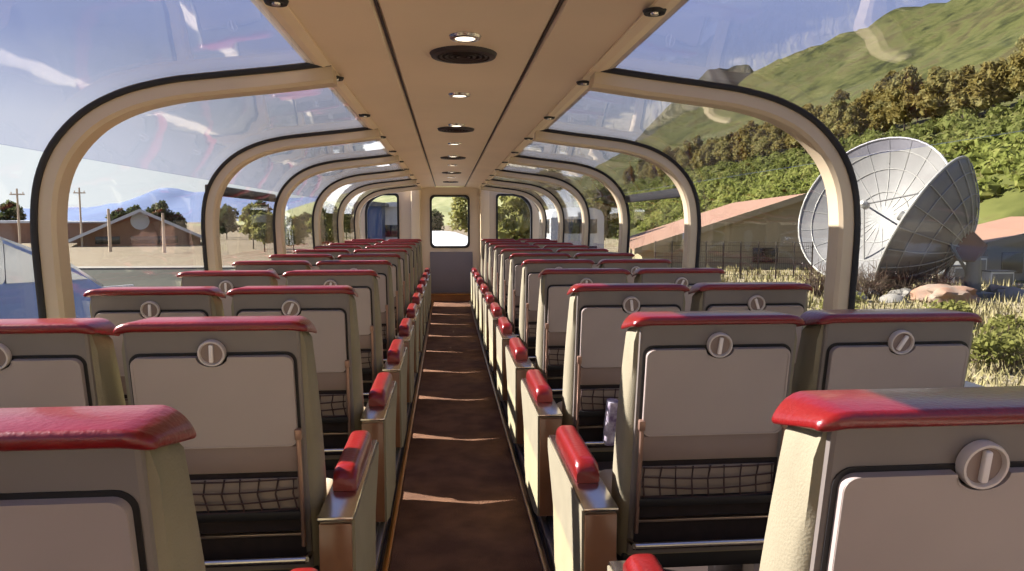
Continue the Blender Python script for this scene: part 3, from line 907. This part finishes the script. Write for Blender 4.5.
# pink roofed building on the right
gable('pink_roofed_building', 'low beige building with a broad pink roof below the shrub slope', (29.0, 57, GZ), -.2, 26, 30, 1.7, 6.0, 'beigewall', 'pinkroof', .7, ((-4, -2, .6, 1.8), (3, 5, .6, 1.8)))
p = at(985, 255, 45)
gable('orange_roofed_shed', 'grey shed with an orange pink roof at the right edge behind the dishes', (p.x+7.2, p.y, GZ), -.1, 13, 7, 2.5, 4.1, 'greymetal', 'pinkroof', .7,
      ((-5.6, -4.2, .5, 1.9), (-3.4, -1.6, .5, 1.9), (-.6, 1.2, .5, 1.9), (2.2, 4.0, .5, 1.9)))
# white equipment cabinets behind the dish
for i, (px, py, y, w_, h_, l) in enumerate(((958, 268, 42, 1.1, 1.2, 'white equipment cabinet just right of the right dish hub'), (976, 268, 42.5, .8, 1.7, 'tall narrow white equipment cabinet left of the grey shed'),
                                      (998, 272, 41.5, 1.5, .9, 'low pale equipment cabinet in front of the grey shed'))):
    p = at(px, py, y)
    t = thing('equipment_cabinet', l, 'cabinet', (p.x, p.y, GZ))
    obj('body', bxm(-w_/2, w_/2, -.4, .4, -.05, h_, .03), 'white', t)
    obj('lid', bxm(-w_/2-.06, w_/2+.06, -.46, .46, h_, h_+.08, .02), 'greymetal', t)
    obj('door', bxm(-w_/2+.08, w_/2-.08, -.43, -.395, .12, h_-.1, .01), 'greymetal', t)
# fence before the pink roofed building
f0, f1 = at(655, 262, 50), at(812, 262, 47)
fr = thing('wire_fence', 'thin brown wire fence in front of the pink roofed building', 'fence', (f0.x, f0.y, GZ))
dv = Vector((f1.x-f0.x, f1.y-f0.y, 0)); L = dv.length; du = dv.normalized()
for i in range(10):
    bm = bmesh.new(); q = du*(L*i/9); tube(bm, [(q.x, q.y, -.2), (q.x, q.y, 2.6)], .05, 6); obj('post', bm, 'fence', fr)
bm = bmesh.new()
for h in (.3, .7, 1.1, 1.5, 1.9, 2.3, 2.55): tube(bm, [(0, 0, h), (dv.x, dv.y, h)], .016, 4)
for i in range(80):
    q = du*(L*i/80); tube(bm, [(q.x, q.y, .1), (q.x, q.y, 2.55)], .010, 3)
obj('wire_mesh', bm, 'fence', fr)
# end-of-train surroundings
p = at(368, 228, 70)
shed('blue_shed', 'blue shed ahead, through the left end window', (p.x, p.y, GZ), 0, 2.6, 8, 5.4, 'shedblue', 'greymetal', ((-1.2, .2, 1.2, 2.4),))
p = at(391, 226, 74)
shed('white_shed', 'white shed beside the blue one, through the left end window', (p.x+.3, p.y, GZ), 0, 3.0, 8, 5.4, 'white', 'white', ((-1.0, .9, 2.4, 3.6),))
def railcar(name, label, loc, rotz, L, H, m, roofm, bands):
    t = thing(name, label, 'railcar', loc, rotz)
    bm = bmesh.new()
    pts = [(-1.5, .6), (1.5, .6), (1.5, H-.5), (1.36, H-.2), (1.0, H-.05), (.5, H), (-.5, H), (-1.0, H-.05), (-1.36, H-.2), (-1.5, H-.5)]
    prism(bm, pts, lambda p: (p[0], 0, p[1]), lambda p: (p[0], L, p[1])); obj('body', bm, m, t, angle=40)
    for (z0, z1) in bands:
        for s in (-1, 1):
            n_ = int(L/2.2)
            for i in range(n_):
                bm = bmesh.new(); box(bm, s*1.5-.03, s*1.5+.03, .6+i*2.2, 2.4+i*2.2, z0, z1, .02); obj('window', bm, 'winddark', t)
        bm = bmesh.new(); box(bm, -1.1, 1.1, -.03, .03, z0, z1, .02); obj('window', bm, 'winddark', t)
    for yy in (2.2, L-2.2):
        bm = bmesh.new()
        for dy in (-.9, .9):
            for s in (-.75, .75):
                lathe(bm, [(.01, -.07), (.42, -.07), (.45, .07), (.01, .07)], 20, Matrix.Translation((s, yy+dy, .45)) @ Matrix.Rotation(PI/2, 4, 'Y'))
        box(bm, -.9, .9, yy-1.4, yy+1.4, .4, .62)
        obj('bogie', bm, 'black', t)
    return t
railcar('railcar', 'white roofed railcar coupled ahead, through the middle end window', (0.0, 13.2, GZ), .035, 20, 3.55, 'white', 'white', ((1.7, 2.6),))
railcar('passenger_railcar', 'white passenger railcar on the next track, through the far right windows', (7.2, 40, GZ), 0, 8, 4.75, 'white', 'white', ((1.7, 2.6), (3.3, 4.1)))

# utility poles on the left
def pole(label, p, h, r, arm):
    t = thing('utility_pole', label, 'pole', (p.x, p.y, GZ))
    bm = bmesh.new(); tube(bm, [(0, 0, -.2), (0, 0, h*.5), (0, 0, h)], r, 10, r_end=r*.75); obj('post', bm, 'timber', t)
    if arm:
        bm = bmesh.new(); box(bm, -arm, arm, -.08, .08, h-.9, h-.72, .02)
        for s in (-.8, 0, .8): tube(bm, [(s*arm, 0, h-.72), (s*arm, 0, h-.45)], .06, 6)
        obj('crossarm', bm, 'timber', t)
    return t
pole('thick pale wooden pole in front of the station gable', at(110, 243, 100), 5.6, .22, 0)
pole('pale pole at the right side of the station front', at(164, 243, 96), 5.0, .2, 0)
pole('tall thin utility pole above the white roofed shed', at(82, 243, 120), 9.2, .16, .9)
pole('utility pole with crossarm at the far left behind the coach', at(20, 243, 110), 8.6, .16, 1.0)

# blue coach parked beside the train on the left
t = thing('coach', 'blue coach with raked pale windscreen parked outside the left windows', 'coach', (-6.4, 0, GZ))
bm = bmesh.new()
out = [(-7, .45), (11.5, .45), (12.0, 1.2), (11.9, 2.15), (11.5, 2.95), (10.4, 3.35), (8.6, 3.85), (7.4, 3.98), (-7, 4.0)]
prism(bm, out, lambda p: (-1.25, p[0], p[1]), lambda p: (1.25, p[0], p[1]))
bmesh.ops.bevel(bm, geom=[e for e in bm.edges if abs(e.verts[0].co.x-e.verts[1].co.x) < .01], offset=.12, segments=3, profile=.5, affect='EDGES')
obj('body', bm, 'coachblue', t, angle=35)
bm = bmesh.new()
sh = [(11.62, 2.92), (10.5, 3.39), (8.6, 3.89), (8.4, 3.97), (8.4, 3.99), (8.6, 3.93), (10.55, 3.44), (11.72, 2.95)]
prism(bm, sh, lambda p: (-1.1, p[0], p[1]), lambda p: (1.1, p[0], p[1])); obj('windscreen', bm, 'coachglass', t, angle=35)
for s in (-1, 1):
    bm = bmesh.new()
    prism(bm, [(8.82, 3.28), (10.75, 3.18), (10.35, 3.30), (8.82, 3.74)], lambda p: (s*1.245, p[0], p[1]), lambda p: (s*1.268, p[0], p[1])); obj('side_window', bm, 'coachglass', t, smooth=False)
    for k in range(7):
        bm = bmesh.new(); y = 6.9-2.0*k
        prism(bm, rrect(y, y+1.9, 3.28, 3.82, .08), lambda p: (s*1.245, p[0], p[1]), lambda p: (s*1.268, p[0], p[1])); obj('side_window', bm, 'coachglass', t)
    for y in (9.2, -3.0):
        bm = bmesh.new(); lathe(bm, [(.01, -.14), (.40, -.14), (.5, -.08), (.5, .08), (.40, .14), (.01, .14)], 24, Matrix.Translation((s*1.16, y, .5)) @ Matrix.Rotation(PI/2, 4, 'Y')); obj('wheel', bm, 'black', t)
    bm = bmesh.new(); tube(bm, [(s*1.2, 11.2, 3.0), (s*1.5, 11.6, 3.0), (s*1.55, 11.65, 2.8)], .03, 6); box(bm, s*1.55-.1, s*1.55+.1, 11.6, 11.7, 2.45, 2.85, .03); obj('mirror', bm, 'white', t)

# ------------------------------------------------------------------ light, sky, camera
sd = Vector((1.0, -.405, -.713)).normalized()
sun = bpy.data.lights.new('sun', 'SUN'); sun.energy = 21; sun.angle = .009; sun.color = (1, .93, .82)
so = bpy.data.objects.new('sun', sun); COL.objects.link(so)
so.rotation_euler = sd.to_track_quat('-Z', 'Y').to_euler(); so.location = (-20, 10, 20)

w = bpy.data.worlds.new('sky'); SC.world = w; w.use_nodes = True
nt = w.node_tree; bg = nt.nodes['Background']
tc = nt.nodes.new('ShaderNodeTexCoord'); sx = nt.nodes.new('ShaderNodeSeparateXYZ')
nt.links.new(tc.outputs['Generated'], sx.inputs[0])
rp = nt.nodes.new('ShaderNodeValToRGB'); cr = rp.color_ramp
cr.elements[0].position = 0; cr.elements[0].color = (.96, 1.0, 1.04, 1)
cr.elements[1].position = 1; cr.elements[1].color = (.17, .25, .60, 1)
for pos, c in ((.12, (.94, .99, 1.04, 1)), (.22, (.52, .62, .92, 1)), (.45, (.35, .44, .79, 1))):
    e = cr.elements.new(pos); e.color = c
nt.links.new(sx.outputs['Z'], rp.inputs['Fac'])
# thin high clouds
nz = nt.nodes.new('ShaderNodeTexNoise'); nz.inputs['Scale'].default_value = 3.2; nz.inputs['Detail'].default_value = 6; nz.inputs['Roughness'].default_value = .6
mp_ = nt.nodes.new('ShaderNodeMapping'); mp_.inputs['Scale'].default_value = (1, 1, 3.5)
nt.links.new(tc.outputs['Generated'], mp_.inputs['Vector']); nt.links.new(mp_.outputs[0], nz.inputs['Vector'])
cr2 = nt.nodes.new('ShaderNodeValToRGB'); cr2.color_ramp.elements[0].position = .50; cr2.color_ramp.elements[1].position = .80
cr2.color_ramp.elements[1].color = (.35, .35, .35, 1)
nt.links.new(nz.outputs['Fac'], cr2.inputs['Fac'])
mx = nt.nodes.new('ShaderNodeMix'); mx.data_type = 'RGBA'; mx.inputs['B'].default_value = (.95, .97, 1, 1)
nt.links.new(cr2.outputs['Color'], mx.inputs['Factor']); nt.links.new(rp.outputs['Color'], mx.inputs['A'])
nt.links.new(mx.outputs['Result'], bg.inputs['Color']); bg.inputs['Strength'].default_value = 1.0

cam = bpy.data.cameras.new('camera'); co = bpy.data.objects.new('camera', cam); COL.objects.link(co)
cam.sensor_width = 36; cam.lens = 724/1024*36; cam.clip_end = 6000; cam.clip_start = .02
th, ph = .0894, .0889
F = Vector((math.sin(th)*math.cos(ph), math.cos(th)*math.cos(ph), -math.sin(ph)))
Rr = Vector((math.cos(th), -math.sin(th), 0)); U = Rr.cross(F)
co.matrix_world = Matrix(((Rr.x, U.x, -F.x, CAMX), (Rr.y, U.y, -F.y, 0), (Rr.z, U.z, -F.z, CAMZ), (0, 0, 0, 1)))
SC.camera = co
vs = SC.view_settings
vs.view_transform = 'Standard'; vs.look = 'None'; vs.gamma = 1; vs.use_curve_mapping = False
vs.exposure = 0.0
SC.cycles.transparent_max_bounces = 24
